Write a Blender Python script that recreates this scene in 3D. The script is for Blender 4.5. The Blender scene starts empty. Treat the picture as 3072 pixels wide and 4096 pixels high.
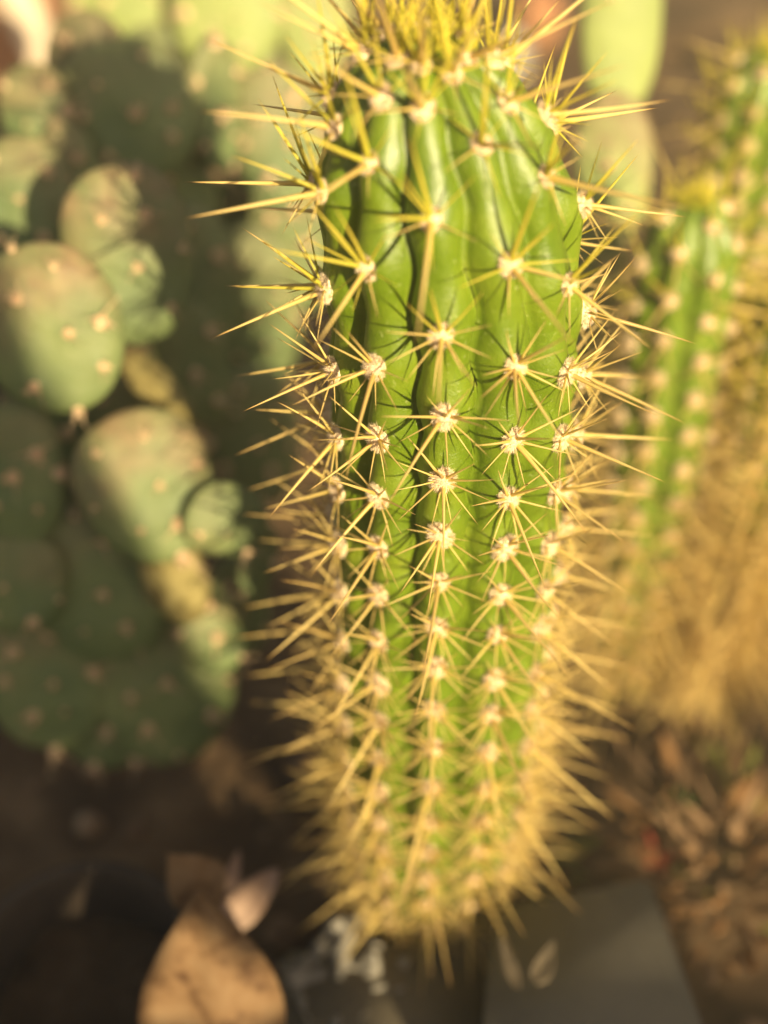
import bpy, bmesh, math, random
import numpy as np
from mathutils import Vector, Matrix, noise

random.seed(7)
rng = np.random.default_rng(11)
scene = bpy.context.scene
col = scene.collection
rad = math.radians

# ---------------------------------------------------------------- camera
TH = rad(41.5)
CAM = Vector((-.0194, -.3107, .4978))
FWD = Vector((0, math.cos(TH), -math.sin(TH)))
UPV = Vector((0, math.sin(TH), math.cos(TH)))
cd = bpy.data.cameras.new('camera')
cd.sensor_fit = 'HORIZONTAL'
cd.sensor_width = 36
cd.lens = 63.28
cd.clip_start = .01
cd.clip_end = 200
cd.dof.use_dof = True
cd.dof.focus_distance = .356
cd.dof.aperture_fstop = 5.0
cam = bpy.data.objects.new('camera', cd)
col.objects.link(cam)
cam.location = CAM
cam.rotation_euler = (rad(90) - TH, 0, 0)
scene.camera = cam

# ---------------------------------------------------------------- light
SUN_EL, SUN_AZ = 21.5, 29.0            # azimuth: degrees to the right of straight behind the camera
w = bpy.data.worlds.new('World')
scene.world = w
w.use_nodes = True
nt = w.node_tree
bg = nt.nodes['Background']
sky = nt.nodes.new('ShaderNodeTexSky')
sky.sky_type = 'NISHITA'
sky.sun_disc = False
sky.sun_elevation = rad(SUN_EL)
sky.sun_rotation = rad(180 - SUN_AZ)
sky.dust_density = 5.0
sky.ozone_density = .4
bg.inputs['Strength'].default_value = .05
nt.links.new(sky.outputs[0], bg.inputs['Color'])
sd = bpy.data.lights.new('sun', 'SUN')
sd.energy = 5.0
sd.angle = rad(.5)
sd.color = (1, .80, .47)
sun = bpy.data.objects.new('sun', sd)
col.objects.link(sun)
TO_SUN = Vector((math.sin(rad(SUN_AZ)) * math.cos(rad(SUN_EL)), -math.cos(rad(SUN_AZ)) * math.cos(rad(SUN_EL)), math.sin(rad(SUN_EL))))
sun.rotation_euler = TO_SUN.to_track_quat('Z', 'Y').to_euler()
vs = scene.view_settings
vs.view_transform = 'Standard'
vs.look = 'None'
vs.exposure = 1.2
vs.gamma = 1
scene.cycles.max_bounces = 6
scene.cycles.use_denoising = True

# ---------------------------------------------------------------- helpers
def at(px, py, D):
    """a place in the garden seen at photo pixel (px, py), D metres deep"""
    return CAM + Vector((1, 0, 0)) * ((px - 1536) / 5400 * D) + UPV * ((2048 - py) / 5400 * D) + FWD * D

def link(name, me, mat=None, parent=None):
    o = bpy.data.objects.new(name, me)
    col.objects.link(o)
    if mat is not None and not me.materials:
        me.materials.append(mat)
    if parent is not None:
        o.parent = parent
    return o

def tag(o, label=None, cat=None, group=None, kind=None):
    if label: o['label'] = label
    if cat: o['category'] = cat
    if group: o['group'] = group
    if kind: o['kind'] = kind
    return o

def thing(name, label, cat, loc, group=None):
    o = bpy.data.objects.new(name, None)
    o.empty_display_size = .01
    col.objects.link(o)
    o.location = loc
    return tag(o, label, cat, group)

def mesh(name, V, Fc, smooth=True, attrs=None):
    me = bpy.data.meshes.new(name)
    me.from_pydata([tuple(v) for v in V], [], [tuple(f) for f in Fc])
    if smooth:
        me.polygons.foreach_set('use_smooth', [True] * len(me.polygons))
    for k, a in (attrs or {}).items():
        at_ = me.attributes.new(k, 'FLOAT', 'POINT')
        at_.data.foreach_set('value', np.asarray(a, dtype=np.float32))
    me.update()
    return me

def frame(yaw, p, roll=0.0):
    """3x3 matrix with columns right, up, normal; normal faces the camera side"""
    y, q, r = rad(yaw), rad(p), rad(roll)
    n = Vector((math.sin(y) * math.cos(q), -math.cos(y) * math.cos(q), math.sin(q)))
    ri = Vector((math.cos(y), math.sin(y), 0))
    up = n.cross(ri)
    ri2 = ri * math.cos(r) + up * math.sin(r)
    up2 = up * math.cos(r) - ri * math.sin(r)
    return Matrix((ri2, up2, n)).transposed()

def sstep(a, b, x):
    t = min(1, max(0, (x - a) / (b - a)))
    return t * t * (3 - 2 * t)

# ---------------------------------------------------------------- materials
class Mat:
    def __init__(self, name):
        self.m = bpy.data.materials.new(name)
        self.m.use_nodes = True
        self.t = self.m.node_tree
        self.b = self.t.nodes['Principled BSDF']
    def n(self, kind, **kw):
        x = self.t.nodes.new(kind)
        for k, v in kw.items():
            if k in x.inputs: x.inputs[k].default_value = v
            else: setattr(x, k, v)
        return x
    def l(self, a, b): self.t.links.new(a, b)
    def noise(self, scale, detail=4, rough=.55, coord='Object'):
        tc = self.n('ShaderNodeTexCoord')
        x = self.n('ShaderNodeTexNoise', Scale=scale, Detail=detail, Roughness=rough)
        self.l(tc.outputs[coord], x.inputs['Vector'])
        return x.outputs['Fac']
    def ramp(self, fac, stops):
        r = self.n('ShaderNodeValToRGB')
        e = r.color_ramp.elements
        while len(e) < len(stops): e.new(.5)
        for i, (p, c) in enumerate(stops):
            e[i].position = p
            e[i].color = (*c, 1)
        self.l(fac, r.inputs[0])
        return r.outputs[0]
    def mix(self, fac, a, b):
        x = self.n('ShaderNodeMix', data_type='RGBA')
        if isinstance(fac, (int, float)): x.inputs[0].default_value = fac
        else: self.l(fac, x.inputs[0])
        for i, c in ((6, a), (7, b)):
            if isinstance(c, tuple): x.inputs[i].default_value = (*c, 1)
            else: self.l(c, x.inputs[i])
        return x.outputs[2]
    def bump(self, h, strength, dist=.001):
        x = self.n('ShaderNodeBump', Strength=strength, Distance=dist)
        self.l(h, x.inputs['Height'])
        self.l(x.outputs[0], self.b.inputs['Normal'])
        return x
    def math(self, op, a, b=None):
        x = self.n('ShaderNodeMath', operation=op)
        for i, c in enumerate((a, b)):
            if c is None: continue
            if isinstance(c, (int, float)): x.inputs[i].default_value = c
            else: self.l(c, x.inputs[i])
        return x.outputs[0]
    def set(self, **kw):
        for k, v in kw.items():
            self.b.inputs[k.replace('_', ' ')].default_value = v

def stem_material(name, c1, c2, c3):
    M = Mat(name)
    n1 = M.noise(60, 5)
    c = M.ramp(n1, [(.3, c1), (.55, c2), (.8, c3)])
    n2 = M.noise(520, 3)
    spots = M.ramp(n2, [(.64, (0, 0, 0)), (.74, (1, 1, 1))])
    c = M.mix(M.math('MULTIPLY', spots, .4), c, (.42, .46, .2))
    scar = M.ramp(M.noise(45, 6, .7), [(.60, (0, 0, 0)), (.72, (1, 1, 1))])
    c = M.mix(M.math('MULTIPLY', scar, .34), c, (.30, .30, .09))
    M.l(c, M.b.inputs['Base Color'])
    n3 = M.noise(1700, 3)
    M.bump(M.math('ADD', M.math('MULTIPLY', n3, .35), M.noise(160, 5)), .42, .0012)
    M.l(M.ramp(n1, [(.3, (.30,) * 3), (.7, (.50,) * 3)]), M.b.inputs['Roughness'])
    M.set(Subsurface_Weight=.35, Subsurface_Scale=.004, Subsurface_Radius=(.7, 1, .15), Specular_IOR_Level=.6)
    return M.m

def spine_material(name, base, mid, tip, transl=.35, brown=.6):
    M = Mat(name)
    t = M.n('ShaderNodeAttribute', attribute_name='t').outputs['Fac']
    rn = M.n('ShaderNodeAttribute', attribute_name='rnd').outputs['Fac']
    oi = M.n('ShaderNodeObjectInfo').outputs['Random']
    r = M.math('FRACT', M.math('ADD', rn, oi))
    c = M.ramp(t, [(0, base), (.45, mid), (.72, mid), (1, tip)])
    c = M.mix(M.math('MULTIPLY', M.math('POWER', r, 2.0), brown), c, (.44, .27, .09))
    M.l(c, M.b.inputs['Base Color'])
    M.set(Roughness=.42, Specular_IOR_Level=.45)
    tr = M.n('ShaderNodeBsdfTranslucent')
    M.l(c, tr.inputs['Color'])
    mx = M.n('ShaderNodeMixShader')
    mx.inputs[0].default_value = transl
    M.l(M.b.outputs[0], mx.inputs[1])
    M.l(tr.outputs[0], mx.inputs[2])
    M.l(mx.outputs[0], M.t.nodes['Material Output'].inputs[0])
    return M.m

def plain(name, stops, scale, rough=.8, bump=.3, dist=.002, bscale=None, transl=0, detail=6):
    M = Mat(name)
    c = M.ramp(M.noise(scale, detail), stops)
    M.l(c, M.b.inputs['Base Color'])
    M.set(Roughness=rough, Specular_IOR_Level=.3)
    if bump: M.bump(M.noise(bscale or scale * 3, 6, .65), bump, dist)
    if transl:
        tr = M.n('ShaderNodeBsdfTranslucent')
        M.l(c, tr.inputs['Color'])
        mx = M.n('ShaderNodeMixShader')
        mx.inputs[0].default_value = transl
        M.l(M.b.outputs[0], mx.inputs[1])
        M.l(tr.outputs[0], mx.inputs[2])
        M.l(mx.outputs[0], M.t.nodes['Material Output'].inputs[0])
    return M.m

def pad_material(name, g1, g2, g3):
    M = Mat(name)
    n1 = M.noise(28, 5)
    c = M.ramp(n1, [(.3, g1), (.55, g2), (.75, g3)])
    ck = M.n('ShaderNodeAttribute', attribute_name='cork').outputs['Fac']
    n2 = M.noise(70, 5, .65)
    f = M.math('MULTIPLY', ck, M.ramp(n2, [(.32, (.25,) * 3), (.6, (1,) * 3)]))
    c = M.mix(f, c, M.ramp(M.noise(160, 4), [(.3, (.16, .105, .055)), (.7, (.27, .205, .105))]))
    M.l(c, M.b.inputs['Base Color'])
    M.set(Roughness=.58, Specular_IOR_Level=.35, Subsurface_Weight=.15, Subsurface_Scale=.004, Subsurface_Radius=(.6, 1, .3))
    M.bump(M.math('ADD', M.math('MULTIPLY', M.noise(55, 5, .6), .8), M.math('MULTIPLY', M.noise(500, 3), .15)), .5, .004)
    return M.m

M_STEM = stem_material('stem_skin', (.090, .150, .006), (.140, .205, .008), (.200, .255, .012))
M_STEM2 = stem_material('stem_skin_blurred', (.10, .165, .010), (.14, .21, .013), (.19, .26, .018))
M_STRAW = spine_material('straw_spines', (.74, .57, .13), (.86, .68, .26), (.46, .25, .08))
M_YOUNG = spine_material('young_spines', (.66, .64, .06), (.84, .74, .12), (.72, .50, .10), .5, .25)
M_TUFT = spine_material('crown_spines', (.82, .78, .08), (.90, .84, .12), (.84, .76, .2), .6, .08)
M_WOOL = plain('cream_wool', [(.34, (.56, .33, .16)), (.45, (.84, .68, .46)), (.7, (.92, .82, .62))], 900, .95, 0)
M_GLOCH = plain('tan_glochids', [(.3, (.58, .38, .21)), (.7, (.84, .66, .44))], 500, .9, 0)
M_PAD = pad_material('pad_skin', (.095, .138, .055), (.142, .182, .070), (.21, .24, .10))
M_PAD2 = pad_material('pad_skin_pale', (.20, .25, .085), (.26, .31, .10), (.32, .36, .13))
M_CORK = plain('corky_bark', [(.34, (.12, .09, .035)), (.48, (.24, .20, .07)), (.66, (.38, .32, .13))], 110, .8, .8, .004)
M_SOIL = plain('garden_soil', [(.25, (.036, .021, .011)), (.5, (.10, .06, .029)), (.75, (.21, .135, .07))], 26, .95, .9, .006, 110)
M_PEBBLE = plain('pebbles', [(.3, (.10, .06, .035)), (.6, (.24, .15, .085)), (.8, (.36, .27, .17))], 30, .9, .4)

# ---------------------------------------------------------------- spines and wool meshes
def spine_arrays(ratio, bend, sides=6, segs=6):
    V, Fc, T = [], [], []
    for i in range(segs):
        t = i / segs
        r = ratio * (1 - t) ** .72 * (1.0 + .25 * math.exp(-t * 14))
        for k in range(sides):
            a = 2 * math.pi * k / sides
            V.append((r * math.cos(a) + bend * t * t, r * math.sin(a), t))
            T.append(t)
    V.append((bend, 0, 1)); T.append(1)
    for i in range(segs - 1):
        for k in range(sides):
            a, b = i * sides + k, i * sides + (k + 1) % sides
            Fc.append((a, b, b + sides, a + sides))
    for k in range(sides):
        Fc.append(((segs - 1) * sides + k, (segs - 1) * sides + (k + 1) % sides, segs * sides))
    return np.array(V), Fc, np.array(T)

SPINE = {'radial': [spine_arrays(.0225, b) for b in (-.03, .0, .02, .06)],
         'central': [spine_arrays(.0225, b, 8, 7) for b in (-.04, .0, .05)]}
SPINE_ME = {}
for kd, lst in SPINE.items():
    for mn, mm in (('straw', M_STRAW), ('young', M_YOUNG)):
        for i, (V, Fc, T) in enumerate(lst):
            me = mesh('spine', V, Fc, attrs={'t': T})
            me.materials.append(mm)
            SPINE_ME[kd, mn, i] = me

def merge_spines(name, specs, mat, parent, slim=1.0):
    """specs: list of (matrix4 np, kind, variant). One joined mesh."""
    Vs, Fs, Ts, Rs, off = [], [], [], [], 0
    for Mx, kd, vi in specs:
        V, Fc, T = SPINE[kd][vi]
        P = V * np.array([slim, slim, 1])
        P = P @ Mx[:3, :3].T + Mx[:3, 3]
        Vs.append(P); Ts.append(T); Rs.append(np.full(len(T), random.random()))
        Fs += [tuple(x + off for x in f) for f in Fc]
        off += len(V)
    me = mesh(name, np.concatenate(Vs), Fs, attrs={'t': np.concatenate(Ts), 'rnd': np.concatenate(Rs)})
    o = link(name, me, mat, parent)
    return tag(o, kind='stuff')

def wool_mesh(seed, hairs=900, hair=.42, flat=.72):
    """woolly tuft of unit radius sitting on z = 0: a lumpy dome bristling with short hairs"""
    r = random.Random(seed)
    bm = bmesh.new()
    bmesh.ops.create_icosphere(bm, subdivisions=3, radius=1)
    for v in bm.verts:
        d = 1 + .20 * noise.noise(v.co * 2.3 + Vector((seed, 0, 0))) + .10 * noise.noise(v.co * 7 + Vector((seed, 5, 0)))
        v.co = Vector((v.co.x * .78 * d, v.co.y * .86 * d, v.co.z * flat * d))
    bm.normal_update()
    V = [v.co.copy() for v in bm.verts]
    Fc = [tuple(v.index for v in f.verts) for f in bm.faces]
    bm.free()
    for _ in range(hairs):
        ph, u = r.uniform(0, 6.283), r.uniform(0, 1)
        th = math.acos(1 - u * .95)
        d = Vector((math.sin(th) * math.cos(ph), math.sin(th) * math.sin(ph), math.cos(th)))
        b = Vector((d.x * .74, d.y * .82, d.z * flat * .9))
        dv = (d + Vector((r.gauss(0, .35), r.gauss(0, .35), r.gauss(.1, .3)))).normalized()
        tip = b + dv * hair * r.uniform(.5, 1.2)
        s = dv.orthogonal().normalized() * .024
        s2 = dv.cross(s)
        k = len(V)
        V += [b + s, b - s * .5 + s2 * .87, b - s * .5 - s2 * .87, tip]
        Fc += [(k, k + 1, k + 3), (k + 1, k + 2, k + 3), (k + 2, k, k + 3)]
    me = mesh('areole', V, Fc, smooth=False)
    me.materials.append(M_WOOL)
    return me

WOOL = [wool_mesh(s) for s in range(5)]

# ---------------------------------------------------------------- columnar cactus
def basis(n, up):
    n = n.normalized()
    side = up.cross(n).normalized()
    u = n.cross(side)
    return side, u, n

def spine_matrix(base, d, length, twist):
    q = Vector(d).to_track_quat('Z', 'Y').to_matrix() @ Matrix.Rotation(twist, 3, 'Z')
    return Matrix.Translation(base) @ (q * length).to_4x4()

def columnar(name, label, cat, loc, height, R, nribs, zlists, lean, scale, n_single, stem_mat, tuft=80, group=None,
             phase=0.0, dome=.058, yellow_from=.03, spines_per=(9, 2), face=True, groove=.21, rlen=1.0, wool=1.0, radial_up=0.0, hidden_back=False):
    root = thing(name, label, cat, loc, group)
    z0 = height - dome
    def axis(z):
        return Vector((lean(z)[0], lean(z)[1], z))
    def prof(z):
        if z < z0: return R * (1 - .30 * (max(0, 1 - z / .12)) ** 1.4)
        q = min(1, (z - z0) / dome)
        return R * max(.0, 1 - q ** 2.05) ** (1 / 2.05)
    seg = 2 * math.pi / nribs
    sig = .0085 * scale
    def bulge(i, z):
        return max([math.exp(-((z - a) / sig) ** 2) for a in zlists[i % nribs]] + [0])
    # stem
    nz, nu = (150 if n_single else 70), (14 if n_single else 8)
    V, Fc = [], []
    zs = [z0 * k / (nz * .72) for k in range(int(nz * .72))] + [z0 + dome * math.sin(math.pi / 2 * k / (nz * .28)) for k in range(int(nz * .28) + 1)]
    N = nribs * nu
    for z in zs:
        r0 = prof(z); ax = axis(z)
        bl = [bulge(i, z) for i in range(nribs)]
        bl2 = [bulge(i, z - .010 * scale) for i in range(nribs)]
        for i in range(nribs):
            for k in range(nu):
                ps = k / nu - .5
                br = .10 * (bl[i] - bl[(i + 1) % nribs]); bL = .10 * (bl[i - 1] - bl[i])
                sh = br * max(0, 2 * ps) + bL * max(0, -2 * ps)
                ph = phase + (i + ps + sh) * seg
                c = math.cos(math.pi * ps)
                f = 1 - groove + groove * c ** .52
                f += .050 * bl[i] * max(0, 1 - (ps / .36) ** 2) - .022 * bl2[i] * max(0, 1 - (ps / .25) ** 2)
                wob = .006 * noise.noise(Vector((ph * 3, z * 60, i)))
                r = r0 * (f + wob)
                V.append((ax.x + r * math.sin(ph), ax.y - r * math.cos(ph), z))
    for j in range(len(zs) - 1):
        for k in range(N):
            a, b = j * N + k, j * N + (k + 1) % N
            Fc.append((a, b, b + N, a + N))
    link('stem', mesh('stem', V, Fc), stem_mat, root)
    # areoles and their spines
    specs = []
    for i in range(nribs):
        ph = phase + i * seg
        for z in zlists[i]:
            r = prof(z) * 1.035
            ax = axis(z)
            p = Vector((ax.x + r * math.sin(ph), ax.y - r * math.cos(ph), z))
            dz = .0015
            slope = (prof(min(height - 1e-4, z + dz)) - prof(z - dz)) / (2 * dz)
            n = Vector((math.sin(ph), -math.cos(ph), max(-slope, -.2) if z > z0 else 0)).normalized()
            e = Vector((0, 0, 1))
            if n.z > .93: e = Vector((-math.sin(ph), math.cos(ph), .1))
            vis = (CAM - (Vector(loc) + p)).normalized().dot(n)
            if hidden_back and vis < -.35: continue
            specs.append((vis, z, p, n, e, ph))
    cand = sorted(specs, key=lambda s: -((s[0] > -.15) * (1 if abs(s[1] - .27) < .085 else 0) + .1 * s[0]))
    used = 0
    straw, young = [], []
    for vis, z, p, n, e, ph in cand:
        side, u, nn = basis(n, e)
        top = sstep(height - .10 * scale ** .5, height - .02 * scale, z)
        B = Matrix((side, u, nn)).transposed().to_4x4()
        s_ar = .0036 * wool * scale * random.uniform(.88, 1.1) * (.8 + .2 * (1 - top))
        Am = Matrix.Translation(p) @ B @ Matrix.Rotation(random.uniform(-.6, .6), 4, 'Z')
        ao = link('areole', random.choice(WOOL), None, root)
        ao.matrix_local = Am @ Matrix.Scale(s_ar, 4)
        ao.scale = (s_ar, s_ar * 1.12, s_ar)
        Ainv = ao.matrix_basis.inverted()
        mine = []
        low = 1 + (1.1 * sstep(.75, .15, z / height) if scale < .95 else .15 * sstep(.2, .10, z) * sstep(.03, .09, z))
        nr = spines_per[0] + random.choice((-1, 0, 0, 1)) - (3 if top > .5 else 0) + (round(9 * sstep(.24, .06, z)) if scale > .95 else round(11 * sstep(.72, .2, z / height)))
        a0 = random.uniform(0, 6.28)
        for k in range(nr):
            a = -math.pi / 2 + (k - (nr - 1) / 2) * (2 * math.pi * .93 / nr) + random.gauss(0, .10)
            el = rad(random.uniform(14, 34) + 12 * radial_up)
            d = (side * math.cos(a) + u * math.sin(a)) * math.cos(el) + nn * math.sin(el)
            L = random.uniform(.0110, .0172) * rlen * low * scale * (.55 if random.random() < .05 else 1.06) * (1.0 + .12 * math.sin(a)) * (1 - .2 * top)
            mine.append((p + d * .0023 * scale + nn * .0006 * scale, d, L, 'radial', random.randrange(4), top > .55 and random.random() < .45 or (math.sin(a) > .6 and top > .3)))
        cents = [(90 + random.gauss(0, 10), random.uniform(38, 60), random.uniform(.017, .026)),
                 (-90 + random.gauss(0, 32), random.uniform(58, 86), random.uniform(.023, .032) * (1.12 if z < .2 else 1)),
                 (random.choice((150, 30, 205, -25)) + random.gauss(0, 10), random.uniform(40, 66), random.uniform(.016, .026)),
                 (random.choice((140, 40)) + random.gauss(0, 10), random.uniform(35, 60), random.uniform(.014, .02))]
        for a, el, L in cents[:spines_per[1] + (1 if top > .5 else 0) + (1 if random.random() < (.55 if z > .2 else 1.2) else 0)]:
            a, el = rad(a), rad(el)
            d = (side * math.cos(a) + u * math.sin(a)) * math.cos(el) + nn * math.sin(el)
            if a > 0: d = (d + Vector((0, 0, .6 * top))).normalized()
            mine.append((p + d * .001 * scale, d, L * low * scale * (1 + .22 * top), 'central', random.randrange(3), top > .35 and a > 0))
        for b, d, L, kd, vi, yg in mine:
            Mx = spine_matrix(b, d, L, random.uniform(0, 6.28))
            if used < n_single:
                so = bpy.data.objects.new('spine', SPINE_ME[kd, 'young' if yg else 'straw', vi])
                col.objects.link(so)
                so.parent = ao
                so.matrix_local = Ainv @ Mx
                used += 1
            else:
                (young if yg else straw).append((np.array(Mx), kd, vi))
    if straw: merge_spines('straw_spines', straw, M_STRAW, root)
    # crown tuft of young yellow spines
    tf = []
    for k in range(tuft):
        rr = R * .34 * math.sqrt(random.random()); ph = random.uniform(0, 6.283)
        z = z0 + dome * max(0, 1 - (rr / R) ** 2.05) ** (1 / 2.05) - .001
        ax = axis(z)
        b = Vector((ax.x + rr * math.cos(ph), ax.y + rr * math.sin(ph), z))
        d = Vector((math.cos(ph) * rr / R * 1.1 + random.gauss(0, .30), math.sin(ph) * rr / R * 1.1 + random.gauss(0, .30), 1)).normalized()
        L = random.uniform(.005, .012 if k % 6 else .02) * scale
        tf.append((np.array(spine_matrix(b, d, L, random.uniform(0, 6.28)) @ Matrix.Diagonal((1.5, 1.5, 1, 1))), random.choice(('radial', 'central')), random.randrange(3)))
    merge_spines('crown_tuft', tf, M_TUFT, root)
    if young: merge_spines('young_spines', young, M_YOUNG, root)
    return root

# main cactus: heights of the areoles on the five ribs that face the camera, the rest alternate
Z_A = [.3692, .3628, .3412, .3118, .287, .266, .2461, .2278, .2093, .1918, .172, .1536, .1326, .113, .094, .075, .056, .037]
Z_B = [.3678, .3556, .3292, .3006, .2771, .257, .2385, .22, .2032, .1831, .1664, .1476, .128, .109, .090, .071, .052, .033]
Z_L = [.3695, .3635, .3508, .3263, .2977, .2747, .2544, .2351, .216, .1961, .1766, .1585, .1391, .1215, .103, .085, .066, .047, .03]
Z_LL = [.354, .3385, .3118, .2865, .2638, .2447, .2229, .2025, .1804, .1594, .139, .119, .1, .081, .062, .043]
Z_R = [.3690, .3609, .345, .3173, .2905, .2687, .249, .2291, .2101, .1938, .1729, .155, .136, .117, .098, .079, .06, .041]
zl = [Z_A, Z_B, Z_R, Z_B, Z_A, Z_B, Z_A, Z_B, Z_A, Z_B, Z_LL, Z_L]   # rib 0 at -6 degrees, counting to the right
zl = [[z + (0 if i in (0, 1, 2, 10, 11) else random.uniform(-.003, .003)) for z in l] for i, l in enumerate(zl)]
columnar('columnar_cactus', 'large sharp green columnar cactus with cream woolly areoles and straw spines in the centre', 'cactus', (0, 0, 0),
         .372, .034, 12, zl, lambda z: (-.008 * max(0, (z - .27) / .09) ** 2, 0), 1.0, 300, M_STEM, tuft=54, phase=rad(-6))

def even(n, h, step, off):
    return [[z for z in np.arange(h - .006 - (off if i % 2 else 0), .01, -step)] for i in range(n)]

CG = 'slim spiny columnar cacti at the right'
cB = at(2790, 790, .5)
cactus_b = columnar('columnar_cactus', 'slim columnar cactus with a bright yellow crown, right of the large cactus', 'cactus', (cB.x, cB.y - .012, 0),
         cB.z, .0190, 8, even(8, cB.z, .0175, .0085), lambda z: (0.0, .012 * (z / cB.z)), .74, 0, M_STEM2, tuft=110, phase=.34, group=CG, dome=.030, radial_up=.6, rlen=.95, spines_per=(7, 2), groove=.22, wool=1.35)
cC = at(3085, 190, .57)
columnar('columnar_cactus', 'blurred tall columnar cactus cut by the right edge, highest of the slim ones', 'cactus', (cC.x, cC.y, 0),
         cC.z, .0195, 9, even(9, cC.z, .0145, .007), lambda z: (0.0, 0.0), .75, 0, M_STEM2, tuft=60, phase=.35, group=CG, dome=.030, radial_up=.6, rlen=1.1, spines_per=(9, 3), wool=1.3)
cD0, cD = at(2900, 2400, .63), at(3290, 1120, .515)
columnar('columnar_cactus', 'leaning golden spined columnar cactus at the right edge, lowest of the slim ones', 'cactus', (cD0.x, cD0.y, 0),
         cD.z, .021, 9, even(9, cD.z, .012, .006), lambda z: ((cD.x - cD0.x) * z / cD.z, (cD.y - cD0.y) * z / cD.z), .85, 0, M_STEM2, tuft=60, phase=.2, group=CG, dome=.024, radial_up=.6, rlen=1.5, spines_per=(15, 4))

# ---------------------------------------------------------------- prickly pears
def gloch_mesh(seed):
    r = random.Random(seed)
    V, Fc = [], []
    bm = bmesh.new()
    bmesh.ops.create_icosphere(bm, subdivisions=1, radius=1)
    for v in bm.verts:
        V.append(Vector((v.co.x * .8, v.co.y * .8, v.co.z * .5)))
    Fc = [tuple(v.index for v in f.verts) for f in bm.faces]
    bm.free()
    for k in range(26):
        d = Vector((r.gauss(0, .6), r.gauss(0, .6), 1)).normalized()
        b = Vector((r.uniform(-.6, .6), r.uniform(-.6, .6), .25))
        L = r.uniform(.7, 1.5) if k > 2 else r.uniform(2.5, 5)
        s = d.orthogonal().normalized() * .11
        s2 = d.cross(s)
        q = len(V)
        V += [b + s, b - s * .5 + s2 * .87, b - s * .5 - s2 * .87, b + d * L]
        Fc += [(q, q + 1, q + 3), (q + 1, q + 2, q + 3), (q + 2, q, q + 3)]
    me = mesh('areole', V, Fc, smooth=False)
    me.materials.append(M_GLOCH)
    return me

GLOCH = [gloch_mesh(s) for s in range(4)]

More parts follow.
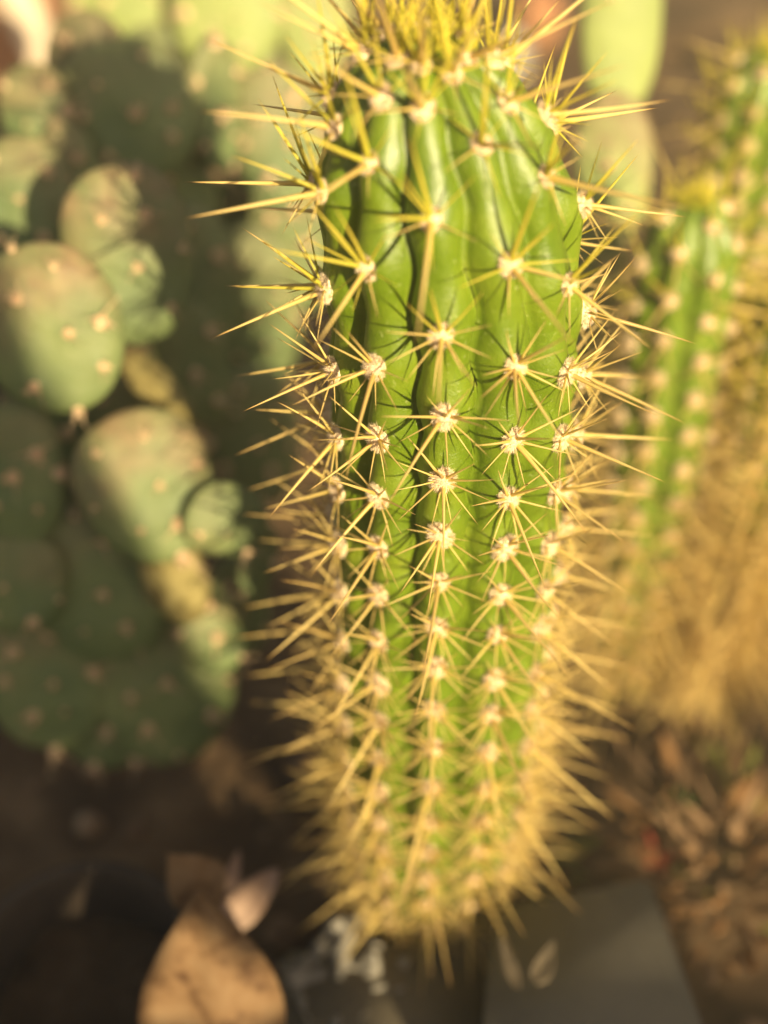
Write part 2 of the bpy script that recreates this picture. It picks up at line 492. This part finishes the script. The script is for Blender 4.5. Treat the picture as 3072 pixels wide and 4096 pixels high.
def pad(root, px, py, D, wpx, hpx, yaw=0, p=20, roll=0, cork=.5, thick=.15, mat=None, na=1.0, name='pad', label=None, taper=.12, seed=None):
    c = at(px, py, D)
    a = wpx * D / 5400 / 2
    b = hpx * D / 5400 / 2 / max(.5, math.cos(TH - rad(p)))
    T = thick * 2 * min(a, b)
    R3 = frame(yaw, p, roll)
    sd = random.uniform(0, 99)
    lat = []
    step = .0200 * (a / .03) ** .3
    rows = int(2 * b / (step * .85)) + 1
    for j in range(-rows, rows + 1):
        for i in range(-6, 7):
            x, y = (i + .5 * (j % 2)) * step + random.gauss(0, .0026), j * step * .8 + random.gauss(0, .0026)
            lat.append((x, y))
    def outline(th):
        s, cc = math.sin(th), math.cos(th)
        ww = 1 + taper * s
        return 1.0 / ((abs(cc) / ww) ** 2.25 + abs(s) ** 2.25) ** (1 / 2.25) * (1 + .035 * noise.noise(Vector((cc, s, sd))))
    def hz(x, y):
        th = math.atan2(y / b, x / a)
        ro = math.hypot(x / a, y / b) / outline(th)
        return ro
    lat = [(x, y, hz(x, y)) for x, y in lat]
    lat = [l for l in lat if l[2] < .985]
    lat = [l for l in lat if random.random() < na]
    NU, NR = 56, 13
    V, Fc, K = [], [], []
    for sgn in (1, -1):
        for j in range(NR + 1):
            ro = math.sin(math.pi / 2 * j / NR)
            for k in range(NU):
                th = 2 * math.pi * k / NU
                o = outline(th) * ro
                x, y = a * o * math.cos(th), b * o * math.sin(th)
                z = T * max(0, 1 - ro ** 2.3) ** (1 / 2.0)
                z += .06 * T * noise.noise(Vector((x * 70, y * 70, sd))) + .05 * T * (1 - abs(noise.noise(Vector((x * 38, y * 62, sd + 5))))) ** 4 * -1
                for (lx, ly, lr) in lat:
                    dd = (x - lx) ** 2 + (y - ly) ** 2
                    if dd < 6e-5: z += .0011 * math.exp(-dd / 1.3e-5) * min(1, z / (T * .3))
                z = sgn * z
                z += .18 * T * (y / b) ** 2 + .1 * T * math.sin(x / a * 2 + sd)
                V.append(c + R3 @ Vector((x, y, z)))
                w = y / b + .45 * ro - .02 + .4 * noise.noise(Vector((x * 60, y * 60, sd)))
                K.append(cork * sstep(-.05, .85, w))
    for s in (0, 1):
        o0 = s * (NR + 1) * NU
        for j in range(NR):
            for k in range(NU):
                q = (o0 + j * NU + k, o0 + j * NU + (k + 1) % NU, o0 + (j + 1) * NU + (k + 1) % NU, o0 + (j + 1) * NU + k)
                Fc.append(q[::-1] if s == 0 else q)
    # outward winding: front face counter-clockwise seen from +z
    Fc = [f[::-1] for f in Fc]
    rl = Vector(root.location)
    me = mesh(name, [v - rl for v in V], Fc, attrs={'cork': K})
    bm = bmesh.new(); bm.from_mesh(me)
    bmesh.ops.remove_doubles(bm, verts=bm.verts, dist=1e-6)
    bmesh.ops.recalc_face_normals(bm, faces=bm.faces)
    bm.to_mesh(me); bm.free()
    me.polygons.foreach_set('use_smooth', [True] * len(me.polygons))
    o = link(name, me, mat or M_PAD, root)
    if label: o['label'] = label
    for (lx, ly, lr) in lat:
        z = T * math.sqrt(max(0, 1 - lr ** 2.3)) + .18 * T * (ly / b) ** 2 + .1 * T * math.sin(lx / a * 2 + sd)
        nz = Vector((lx / a * .9 * lr, ly / b * .9 * lr, .25 + (1 - lr) * 2)).normalized()
        q = nz.to_track_quat('Z', 'Y').to_matrix()
        s = .0027 * random.uniform(.5, 1.4)
        ao = bpy.data.objects.new('areole', random.choice(GLOCH))
        col.objects.link(ao)
        ao.parent = o
        ao.matrix_local = Matrix.Translation(c - rl + R3 @ Vector((lx, ly, z + .0004))) @ (R3 @ q @ Matrix.Rotation(random.uniform(0, 6), 3, 'Z') * s).to_4x4()
    return o

pA = thing('prickly_pear', 'grey green prickly pear of many stacked pads with tan areoles, filling the left side', 'cactus', (-.12, .10, 0))
#      px    py    D    w    h   yaw  p  roll cork
PADS = [
    (355, 330, .580, 330, 520, 8, 22, -4, .75),
    (525, 450, .560, 560, 520, 5, 20, 6, .35),
    (870, 420, .570, 230, 470, 40, 12, -6, .4),
    (148, 470, .550, 290, 400, 6, 24, 4, .8),
    (92, 810, .530, 380, 500, 4, 24, -2, .7),
    (520, 1020, .486, 500, 680, 12, 22, 4, .95),
    (195, 1320, .462, 590, 660, 10, 26, 14, 1.0),
    (590, 1950, .492, 540, 620, 14, 28, 16, 1.0),
    (770, 1460, .545, 300, 480, 30, 10, 8, .2),
    (905, 2080, .492, 300, 330, 24, 20, 60, .2),
    (1000, 1250, .63, 420, 640, 14, 10, 0, .3),
    (1010, 1760, .62, 380, 560, 14, 10, 0, .3),
    (1030, 2250, .515, 170, 300, 30, 16, -20, .3),
    (850, 2560, .530, 260, 300, 24, 20, 20, .5),
    (300, 720, .555, 220, 420, 20, 18, 6, .6),
    (60, 2330, .520, 420, 420, 0, 24, 0, .5),
    (420, 2900, .570, 380, 360, 10, 22, 10, .5),
    (70, 1900, .505, 400, 560, 0, 22, 0, .4),
    (400, 2330, .535, 640, 640, 6, 22, 10, .4),
    (665, 2720, .560, 580, 700, 18, 20, -6, .4),
    (190, 2690, .550, 540, 640, 4, 24, 0, .5),
    (960, 2420, .565, 260, 420, 30, 14, 0, .2),
    (300, 1700, .560, 560, 640, 0, 14, 0, .4),
    (660, 700, .600, 420, 700, 10, 12, 0, .3),
    (760, 1150, .580, 360, 620, 10, 12, 0, .3),
    (520, 2000, .600, 600, 800, 0, 10, 0, .3),
    (120, 2250, .580, 500, 700, 0, 12, 0, .3),
]
for t in PADS:
    pad(pA, t[0], t[1], t[2], t[3], t[4], t[5], t[6], t[7], cork=t[8])
pad(pA, 630, 1560, .515, 150, 400, 25, 25, 28, cork=.6, thick=.42, mat=M_CORK, na=.35, name='corky_joint', label='small yellow brown corky joint between the green pads')
pad(pA, 705, 2320, .512, 260, 360, 20, 25, 10, cork=.5, thick=.36, mat=M_CORK, na=.25, name='corky_joint', label='yellow scarred corky joint below the lit pad')

pB = thing('prickly_pear', 'sunlit pale green prickly pear pads behind the others at the top left', 'cactus', (-.10, .36, 0))
for t in [(465, 10, .66, 410, 440, 0, 18, 4, .15), (910, 70, .65, 450, 420, 4, 20, 2, .12), (1260, 90, .69, 300, 420, 10, 20, 0, .5),
          (1125, 560, .60, 380, 560, 14, 22, 4, .65), (620, 450, .68, 420, 600, 0, 12, 0, .2), (960, 480, .68, 420, 600, 0, 12, 0, .2),
          (1180, 950, .62, 340, 560, 10, 12, 0, .3), (900, 900, .66, 420, 700, 0, 12, 0, .3)]:
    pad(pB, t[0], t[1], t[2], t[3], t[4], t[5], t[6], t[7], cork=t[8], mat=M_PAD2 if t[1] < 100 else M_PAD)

pC = thing('prickly_pear', 'upright pale prickly pear pads stacked just right of the large cactus', 'cactus', (.13, .33, 0))
for t in [(2485, 130, .570, 330, 620, 8, 14, 0, .1), (2450, 680, .575, 310, 560, -4, 20, 4, .95), (2360, 1160, .575, 260, 520, -8, 16, 0, .3), (2330, 1620, .59, 280, 560, -5, 12, 0, .3)]:
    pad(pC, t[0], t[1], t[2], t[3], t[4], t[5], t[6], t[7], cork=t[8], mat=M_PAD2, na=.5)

# ---------------------------------------------------------------- ground
def ground_h(x, y):
    v = Vector((x * 14, y * 14, 3.1))
    return .010 * noise.noise(v) + .004 * noise.noise(v * 3.3) + .0018 * noise.noise(v * 9)
ax_ = np.concatenate([np.linspace(-30, -1.2, 14), np.linspace(-1, 1, 161), np.linspace(1.2, 30, 14)])
ay_ = np.concatenate([np.linspace(-30, -.6, 14), np.linspace(-.5, 1.6, 171), np.linspace(1.8, 40, 14)])
V = [(x, y, ground_h(x, y) - .008) for y in ay_ for x in ax_]
nx = len(ax_)
Fc = [(j * nx + i, j * nx + i + 1, (j + 1) * nx + i + 1, (j + 1) * nx + i) for j in range(len(ay_) - 1) for i in range(nx - 1)]
tag(link('ground', mesh('ground', V, Fc), M_SOIL), kind='structure')

def stone_arrays(seed, sub=1):
    bm = bmesh.new()
    bmesh.ops.create_icosphere(bm, subdivisions=sub, radius=1)
    for v in bm.verts:
        v.co *= 1 + .35 * noise.noise(v.co * 1.3 + Vector((seed * 3.7, 0, 0)))
        v.co.z *= .62
    V = np.array([v.co[:] for v in bm.verts]); Fc = [tuple(v.index for v in f.verts) for f in bm.faces]
    bm.free()
    return V, Fc

ST = [stone_arrays(s, 2) for s in range(5)]
Vs, Fs, off = [], [], 0
for k in range(900):
    x, y = random.uniform(-.35, .5), random.uniform(-.12, 1.15)
    s = .0022 + .008 * random.random() ** 4
    V, Fc = random.choice(ST)
    a = random.uniform(0, 6.28)
    Rz = np.array([[math.cos(a), -math.sin(a), 0], [math.sin(a), math.cos(a), 0], [0, 0, 1]])
    Vs.append(V * s @ Rz.T + np.array([x, y, ground_h(x, y) - .008 + s * .25]))
    Fs += [tuple(q + off for q in f) for f in Fc]; off += len(V)
tag(link('gravel', mesh('gravel', np.concatenate(Vs), Fs), M_PEBBLE), kind='stuff')

# ---------------------------------------------------------------- stones and bits behind
def stone(name, label, cat, p, s, mat, seed, group=None):
    V, Fc = stone_arrays(seed, 3)
    o = link(name, mesh(name, V * np.array(s), Fc), mat)
    o.location = p
    o.rotation_euler = (0, 0, seed)
    return tag(o, label, cat, group)

M_WHITE = plain('pale_stone', [(.3, (.22, .21, .185)), (.7, (.38, .37, .33))], 40, .8, .4)
M_TERRA = plain('terracotta', [(.3, (.36, .15, .07)), (.7, (.50, .25, .12))], 40, .85, .4)
M_CREAM = plain('cream_paint', [(.3, (.62, .50, .36)), (.7, (.78, .66, .50))], 25, .6, .3)
def on_ground(px, py, lift=0):
    d = (at(px, py, 1) - CAM)
    t = (CAM.z - lift) / -d.z
    return CAM + d * t
g = on_ground(2050, 170, .03)
stone('stone', 'pale grey stone half hidden behind the crown spines', 'stone', (g.x, g.y, .016), (.015, .02, .040), M_WHITE, 3)
g = on_ground(2150, 90, .03)
stone('terracotta_shard', 'orange brown lump behind the pale stone right of the crown', 'shard', (g.x + .004, g.y + .05, .015), (.034, .02, .045), M_TERRA, 5)
for k, (px, py, s, lb) in enumerate([(2780, 60, .045, 'large brown clod of soil at the top right corner'), (2960, 180, .035, 'brown clod in front of the top right corner beside the yellow crown')]):
    g = on_ground(px, py, .01)
    stone('soil_clod', lb, 'clod', (g.x, g.y, .0), (s * 1.6, s, s * .5), M_SOIL, 7 + k)

def box_mesh(name, sx, sy, sz, bev=.002):
    bm = bmesh.new()
    bmesh.ops.create_cube(bm, size=1)
    for v in bm.verts: v.co = Vector((v.co.x * sx, v.co.y * sy, v.co.z * sz))
    bmesh.ops.bevel(bm, geom=bm.edges[:], offset=bev, segments=2, affect='EDGES')
    me = bpy.data.meshes.new(name)
    bm.to_mesh(me); bm.free()
    return me

p0 = at(90, 90, 1.10)
o = link('painted_board', box_mesh('painted_board', .026, .016, .150), M_CREAM)
o.location = p0 + Vector((.004, .0, .006)); o.rotation_euler = (rad(-10), rad(-17), rad(8))
tag(o, 'cream painted board leaning behind the pads at the top left corner', 'board')
o = link('brick', box_mesh('brick', .078, .07, .17, .005), M_TERRA)
o.location = at(60, 130, 1.17); o.rotation_euler = (rad(-10), rad(-17), rad(8))
tag(o, 'terracotta brick behind the cream board in the top left corner', 'brick')

# ---------------------------------------------------------------- paving blocks in front
def paver_mat(name, a, b):
    M = Mat(name)
    c = M.ramp(M.noise(30, 7, .7), [(.3, a), (.7, b)])
    c = M.mix(M.math('MULTIPLY', M.ramp(M.noise(7, 3), [(.5, (0,) * 3), (.62, (1,) * 3)]), .4), c, (.12, .108, .083))
    M.l(c, M.b.inputs['Base Color'])
    M.set(Roughness=.8)
    M.bump(M.noise(220, 5, .7), .5, .0012)
    return M.m
M_PAVE = paver_mat('grey_concrete', (.088, .078, .058), (.135, .120, .090))
M_PAVE2 = paver_mat('brown_grey_concrete', (.13, .108, .072), (.195, .165, .112))

def slab(name, label, corners, top, depth, mat):
    """four pixel corners on the plane z = top, clockwise"""
    P = []
    for px, py in corners:
        d = at(px, py, 1) - CAM
        P.append(CAM + d * ((CAM.z - top) / -d.z))
    bm = bmesh.new()
    tv = [bm.verts.new(p) for p in P]
    bv = [bm.verts.new(p - Vector((0, 0, depth))) for p in P]
    bm.faces.new(tv); bm.faces.new(bv[::-1])
    for i in range(4):
        bm.faces.new((tv[i], bv[i], bv[(i + 1) % 4], tv[(i + 1) % 4]))
    bmesh.ops.recalc_face_normals(bm, faces=bm.faces)
    bmesh.ops.bevel(bm, geom=[e for e in bm.edges], offset=.0025, segments=3, affect='EDGES')
    me = bpy.data.meshes.new(name)
    bm.to_mesh(me); bm.free()
    me.polygons.foreach_set('use_smooth', [True] * len(me.polygons))
    return tag(link(name, me, mat), label, 'paving block')

slab('paving_block', 'flat grey concrete block with a square corner, lower right in front of the cactus', [(1985, 3625), (2600, 3495), (2900, 4330), (1890, 4420)], .058, .072, M_PAVE)
slab('paving_block', 'lower brown grey block in shade, left of the flat grey block', [(1130, 3800), (1965, 3700), (1930, 4500), (960, 4600)], .030, .045, M_PAVE2)

# ---------------------------------------------------------------- dry leaves, pot, wrapper
def leaf_mesh(name, L, W, fold=.35, curl=.3, seed=0, n=18, m=8, thick=.0008, sharp=1.0, blunt=.6):
    V, Fc = [], []
    for s in (0, 1):
        for i in range(n + 1):
            t = i / n
            wd = W / 2 * (math.sin(math.pi * t ** blunt) ** sharp)
            for k in range(m + 1):
                u = 2 * k / m - 1
                x = wd * u
                z = fold * abs(x) + curl * L * (t - .5) ** 2 + .10 * W * noise.noise(Vector((t * 3, u * 1.5, seed))) - s * thick
                V.append((x, (t - .5) * L, z))
    S = (n + 1) * (m + 1)
    for i in range(n):
        for k in range(m):
            a = i * (m + 1) + k
            q = (a, a + 1, a + m + 2, a + m + 1)
            Fc.append(q); Fc.append(tuple(S + x for x in q[::-1]))
    for i in range(n):
        for k in (0, m):
            a = i * (m + 1) + k; b = a + m + 1
            Fc.append((a, b, S + b, S + a) if k == 0 else (b, a, S + a, S + b))
    return mesh(name, V, Fc)

M_TAN = plain('tan_dry_leaf', [(.34, (.09, .045, .02)), (.47, (.22, .13, .062)), (.7, (.29, .19, .10))], 75, .75, .35, .001, 160, transl=.2)
M_PINK = plain('pinkish_dry_leaf', [(.3, (.27, .17, .12)), (.7, (.42, .30, .23))], 60, .8, .3, .001, 160, transl=.2)
M_BROWN = plain('brown_leaf_scrap', [(.3, (.085, .066, .042)), (.7, (.125, .098, .064))], 60, .8, .3, .001, 160)
M_POT = plain('dark_clay', [(.3, (.035, .025, .018)), (.7, (.07, .05, .035))], 30, .75, .3)
M_FILM = plain('cloudy_film', [(.3, (.28, .26, .22)), (.7, (.42, .39, .33))], 60, .45, 0, transl=.35)

def leaf(name, label, px, py, D, lpx, wpx, yaw, p, roll, mat, seed, cat='dry leaf', group=None, **kw):
    me = leaf_mesh(name, lpx * D / 5400 / max(.45, math.cos(TH + math.atan((py - 2048) / 5400) - rad(p))), wpx * D / 5400, seed=seed, **kw)
    o = link(name, me, mat)
    o.matrix_world = Matrix.Translation(at(px, py, D)) @ frame(yaw, p, roll).to_4x4()
    return tag(o, label, cat, group)

leaf('dry_leaf', 'large tan dry leaf with a folded midrib at the bottom edge, tip pointing up', 850, 4130, .450, 1060, 590, 8, 30, 0, M_TAN, 2, fold=-.25, curl=.15, blunt=1.0)
leaf('dry_leaf', 'small tan dry leaf over the dark pot rim, tip pointing down', 775, 3520, .470, 300, 250, 20, 30, -152, M_TAN, 5, fold=.1, curl=.1, blunt=1.2)
leaf('dry_leaf', 'pinkish blunt dry leaf beside the tan leaf, lower of two', 990, 3600, .49, 330, 150, 20, 40, -58, M_PINK, 8, fold=.3, curl=.2, blunt=.8, sharp=.7)
leaf('dry_leaf', 'narrow pinkish dry leaf standing above the tan leaf, upper of two', 920, 3530, .49, 260, 80, 20, 40, -28, M_PINK, 9, fold=.3, curl=.2, sharp=.7)
leaf('dry_leaf', 'thin curved brown leaf scrap on the grey block, left of two', 2035, 3850,   .4655, 220, 60, 0, 86, 14, M_BROWN, 12, fold=.2, curl=.3)
leaf('dry_leaf', 'wider brown leaf scrap on the grey block, right of two', 2180, 3850,   .4655, 190, 90, 0, 86, -25, M_BROWN, 13, fold=.2, curl=.3)

def lathe(name, prof, seg=48):
    V, Fc = [], []
    for r, z in prof:
        for k in range(seg):
            a = 2 * math.pi * k / seg
            V.append((r * math.cos(a), r * math.sin(a), z))
    for j in range(len(prof) - 1):
        for k in range(seg):
            a, b = j * seg + k, j * seg + (k + 1) % seg
            Fc.append((a, b, b + seg, a + seg))
    return mesh(name, V, Fc)

pp = at(320, 3830, .474)
pot = thing('plant_pot', 'dark round clay pot with a thick rim in the lower left corner', 'pot', (pp.x, pp.y, 0))
rp = .040
link('pot_wall', lathe('pot_wall', [(.028, -.005), (.030, 0), (rp * .93, pp.z - .012), (rp * 1.0, pp.z - .011), (rp * 1.02, pp.z - .003), (rp, pp.z), (rp * .93, pp.z), (rp * .9, pp.z - .003), (rp * .84, pp.z - .04)]), M_POT, pot)
V = [(0, 0, pp.z - .030)] + [(rp * .868 * r * math.cos(a), rp * .868 * r * math.sin(a), pp.z - .030 + .004 * noise.noise(Vector((r * 3, a * 2, 1)))) for r in (.35, .7, 1) for a in np.linspace(0, 2 * math.pi, 37)[:-1]]
Fc = [(0, 1 + k, 1 + (k + 1) % 36) for k in range(36)] + [(1 + j * 36 + k, 1 + (j + 1) * 36 + k, 1 + (j + 1) * 36 + (k + 1) % 36, 1 + j * 36 + (k + 1) % 36) for j in (0, 1) for k in range(36)]
link('potting_soil', mesh('potting_soil', V, Fc), M_SOIL, pot)

# crumpled pale film
V, Fc = [], []
n = 34
cF = at(1370, 3880, .505)
for j in range(n + 1):
    for i in range(n + 1):
        u, v = i / n - .5, j / n - .5
        q = Vector((u * 5, v * 5, 4.2))
        z = .016 * noise.noise(q) + .005 * noise.noise(q * 2.1)
        s = 1 + .3 * noise.noise(Vector((math.atan2(v, u) * 1.2, 0, 9)))
        V.append((u * .040 * s, v * .034 * s, z))
for j in range(n):
    for i in range(n):
        a = j * (n + 1) + i
        Fc.append((a, a + 1, a + n + 2, a + n + 1))
o = link('plastic_scrap', mesh('plastic_scrap', V, Fc), M_FILM)
md = o.modifiers.new('thickness', 'SOLIDIFY'); md.thickness = .0005
o.location = (cF.x, cF.y, cF.z - .006); o.rotation_euler = (rad(12), 0, .6)
tag(o, 'crumpled pale cloudy plastic scrap at the bottom beside the tan leaf', 'scrap')

# ---------------------------------------------------------------- dry tangled plant at lower right, small plants
M_DRY = [plain('dry_blade', [(.3, (.20, .115, .06)), (.7, (.36, .235, .13))], 60, .85, .2, transl=.25),
         plain('dry_blade_rust', [(.3, (.24, .12, .05)), (.7, (.36, .20, .08))], 60, .85, .2, transl=.25),
         plain('olive_blade', [(.3, (.15, .17, .03)), (.7, (.26, .26, .06))], 60, .7, .2, transl=.25),
         plain('green_blade', [(.3, (.05, .12, .03)), (.7, (.09, .19, .05))], 60, .7, .2, transl=.25),
         plain('red_blade', [(.3, (.34, .05, .03)), (.7, (.48, .10, .06))], 60, .7, .2, transl=.25)]
BLADE = []
for mi, mm in enumerate(M_DRY):
    for s in range(3):
        me = leaf_mesh('leaf', 1, .34 if s else .2, fold=.5, curl=.35, seed=s + mi, n=8, m=2, thick=.03, blunt=.8)
        me.materials.append(mm); BLADE.append((mi, me))

def tuft_plant(name, label, cat, c, rx, ry, h, count, lens, mats, up=.7):
    root = thing(name, label, cat, (c.x, c.y, max(c.z, 0)))
    for k in range(count):
        mi = random.choice(mats)
        me = random.choice([b for i, b in BLADE if i == mi])
        o = bpy.data.objects.new('leaf', me); col.objects.link(o); o.parent = root
        a, r = random.uniform(0, 6.28), math.sqrt(random.random())
        d = Vector((math.cos(a) * r * 1.2 + random.gauss(0, .3), math.sin(a) * r * 1.2 + random.gauss(0, .3), up + random.gauss(0, .3))).normalized()
        L = random.uniform(*lens)
        b = Vector((rx * r * math.cos(a), ry * r * math.sin(a), random.uniform(0, h) * (1 - r * .6)))
        q = d.to_track_quat('Y', 'Z').to_matrix() @ Matrix.Rotation(random.uniform(0, 6.28), 3, 'Y')
        o.matrix_local = Matrix.Translation(b + d * L * .5) @ (q * L).to_4x4()
    return root

g = on_ground(2850, 3480, .0)
tuft_plant('dry_plant', 'tangled brown dried plant with rusty blades at the right of the grey block', 'dry plant', Vector((g.x, g.y, 0)), .034, .045, .030, 230, (.010, .024), [0, 0, 0, 0, 0, 1, 1, 1, 2])
g = on_ground(2700, 3190, .03)
tuft_plant('seedling', 'tiny bright green sprout at the top of the dried plant', 'seedling', Vector((g.x, g.y, .022)), .005, .005, .006, 8, (.006, .010), [3])
g = on_ground(2630, 3400, .03)
tuft_plant('fallen_petals', 'small scrap of red petals on the left of the dried plant', 'petals', Vector((g.x, g.y, .022)), .005, .004, .005, 10, (.006, .010), [4], .3)
g = on_ground(2180, 3540, .0)
tuft_plant('small_weed', 'small olive yellow weed behind the grey block, right of the cactus base', 'weed', Vector((g.x, g.y + .006, 0)), .012, .010, .02, 40, (.010, .018), [2, 2, 1])
# straw stalks
M_STALK = M_DRY[0]
sp = []
for k in range(34):
    px, py = random.uniform(2500, 3100), random.uniform(2500, 3350)
    b = on_ground(px, py); b.z = 0
    d = Vector((random.gauss(-.35, .3), random.gauss(0, .4), 1)).normalized()
    sp.append((np.array(spine_matrix(b, d, random.uniform(.02, .05), 0)), 'radial', random.randrange(4)))
st = merge_spines('dry_stalks', sp, M_STALK, None, .8)

# ---------------------------------------------------------------- added sun blocker behind the camera, outline and gaps cut to shape the shade
M_BLOCKER = plain('blocker_brown', [(.3, (.16, .11, .07)), (.7, (.26, .19, .12))], 6, .9, .4)
def prism(bm, poly, y0, y1):
    f = [bm.verts.new((x, y0, z)) for x, z in poly]
    b = [bm.verts.new((x, y1, z)) for x, z in poly]
    bm.faces.new(f); bm.faces.new(b[::-1])
    for i in range(len(poly)):
        bm.faces.new((f[i], b[i], b[(i + 1) % len(poly)], f[(i + 1) % len(poly)]))
bm = bmesh.new()
Y_BLOCK = -1.2
prism(bm, [(-.05, -.02), (2.4, -.02), (2.4, .72), (1.0, .66), (.868, .625), (.868, .52), (.765, .52), (.755, .59), (.72, .575), (.648, .575), (.64, .54), (.606, .54), (.606, .571), (-.05, .571)], Y_BLOCK - .018, Y_BLOCK)
prism(bm, [(-.05, .572), (.512, .572), (.532, .598), (.534, .609), (-.05, .609)], Y_BLOCK - .016, Y_BLOCK - .002)
prism(bm, [(.584, .572), (.606, .572), (.607, .601), (.590, .601)], Y_BLOCK - .016, Y_BLOCK - .002)
prism(bm, [(-.05, .61), (.535, .61), (.541, .625), (.556, .621), (.567, .602), (.62, .602), (.615, .63), (.606, .646), (.600, .674), (.591, .706), (.585, .737), (.577, .768), (.565, .80), (.563, .93), (-.05, .93)], Y_BLOCK - .018, Y_BLOCK)
bmesh.ops.recalc_face_normals(bm, faces=bm.faces)
me = bpy.data.meshes.new('shade_blocker'); bm.to_mesh(me); bm.free()
tag(link('shade_blocker', me, M_BLOCKER), 'added brown shade fence with a taller end and a gap, behind the viewer', 'blocker')

# ---------------------------------------------------------------- added warm volume that stands in for lens glare
bm = bmesh.new()
bmesh.ops.create_cube(bm, size=1)
for v in bm.verts:
    v.co = Vector((v.co.x * 64, v.co.y * 74 + 5, -1.03 + (v.co.z + .5) * 2.0))
me = bpy.data.meshes.new('lens_veil'); bm.to_mesh(me); bm.free()
hm = bpy.data.materials.new('lens_veil_volume'); hm.use_nodes = True
hn = hm.node_tree; hn.nodes.clear()
ho = hn.nodes.new('ShaderNodeOutputMaterial'); hv = hn.nodes.new('ShaderNodeVolumePrincipled')
hv.inputs['Color'].default_value = (1, .90, .62, 1)
hv.inputs['Density'].default_value = .09
hv.inputs['Anisotropy'].default_value = 0
hn.links.new(hv.outputs[0], ho.inputs['Volume'])
tag(link('lens_veil', me, hm), kind='stuff')
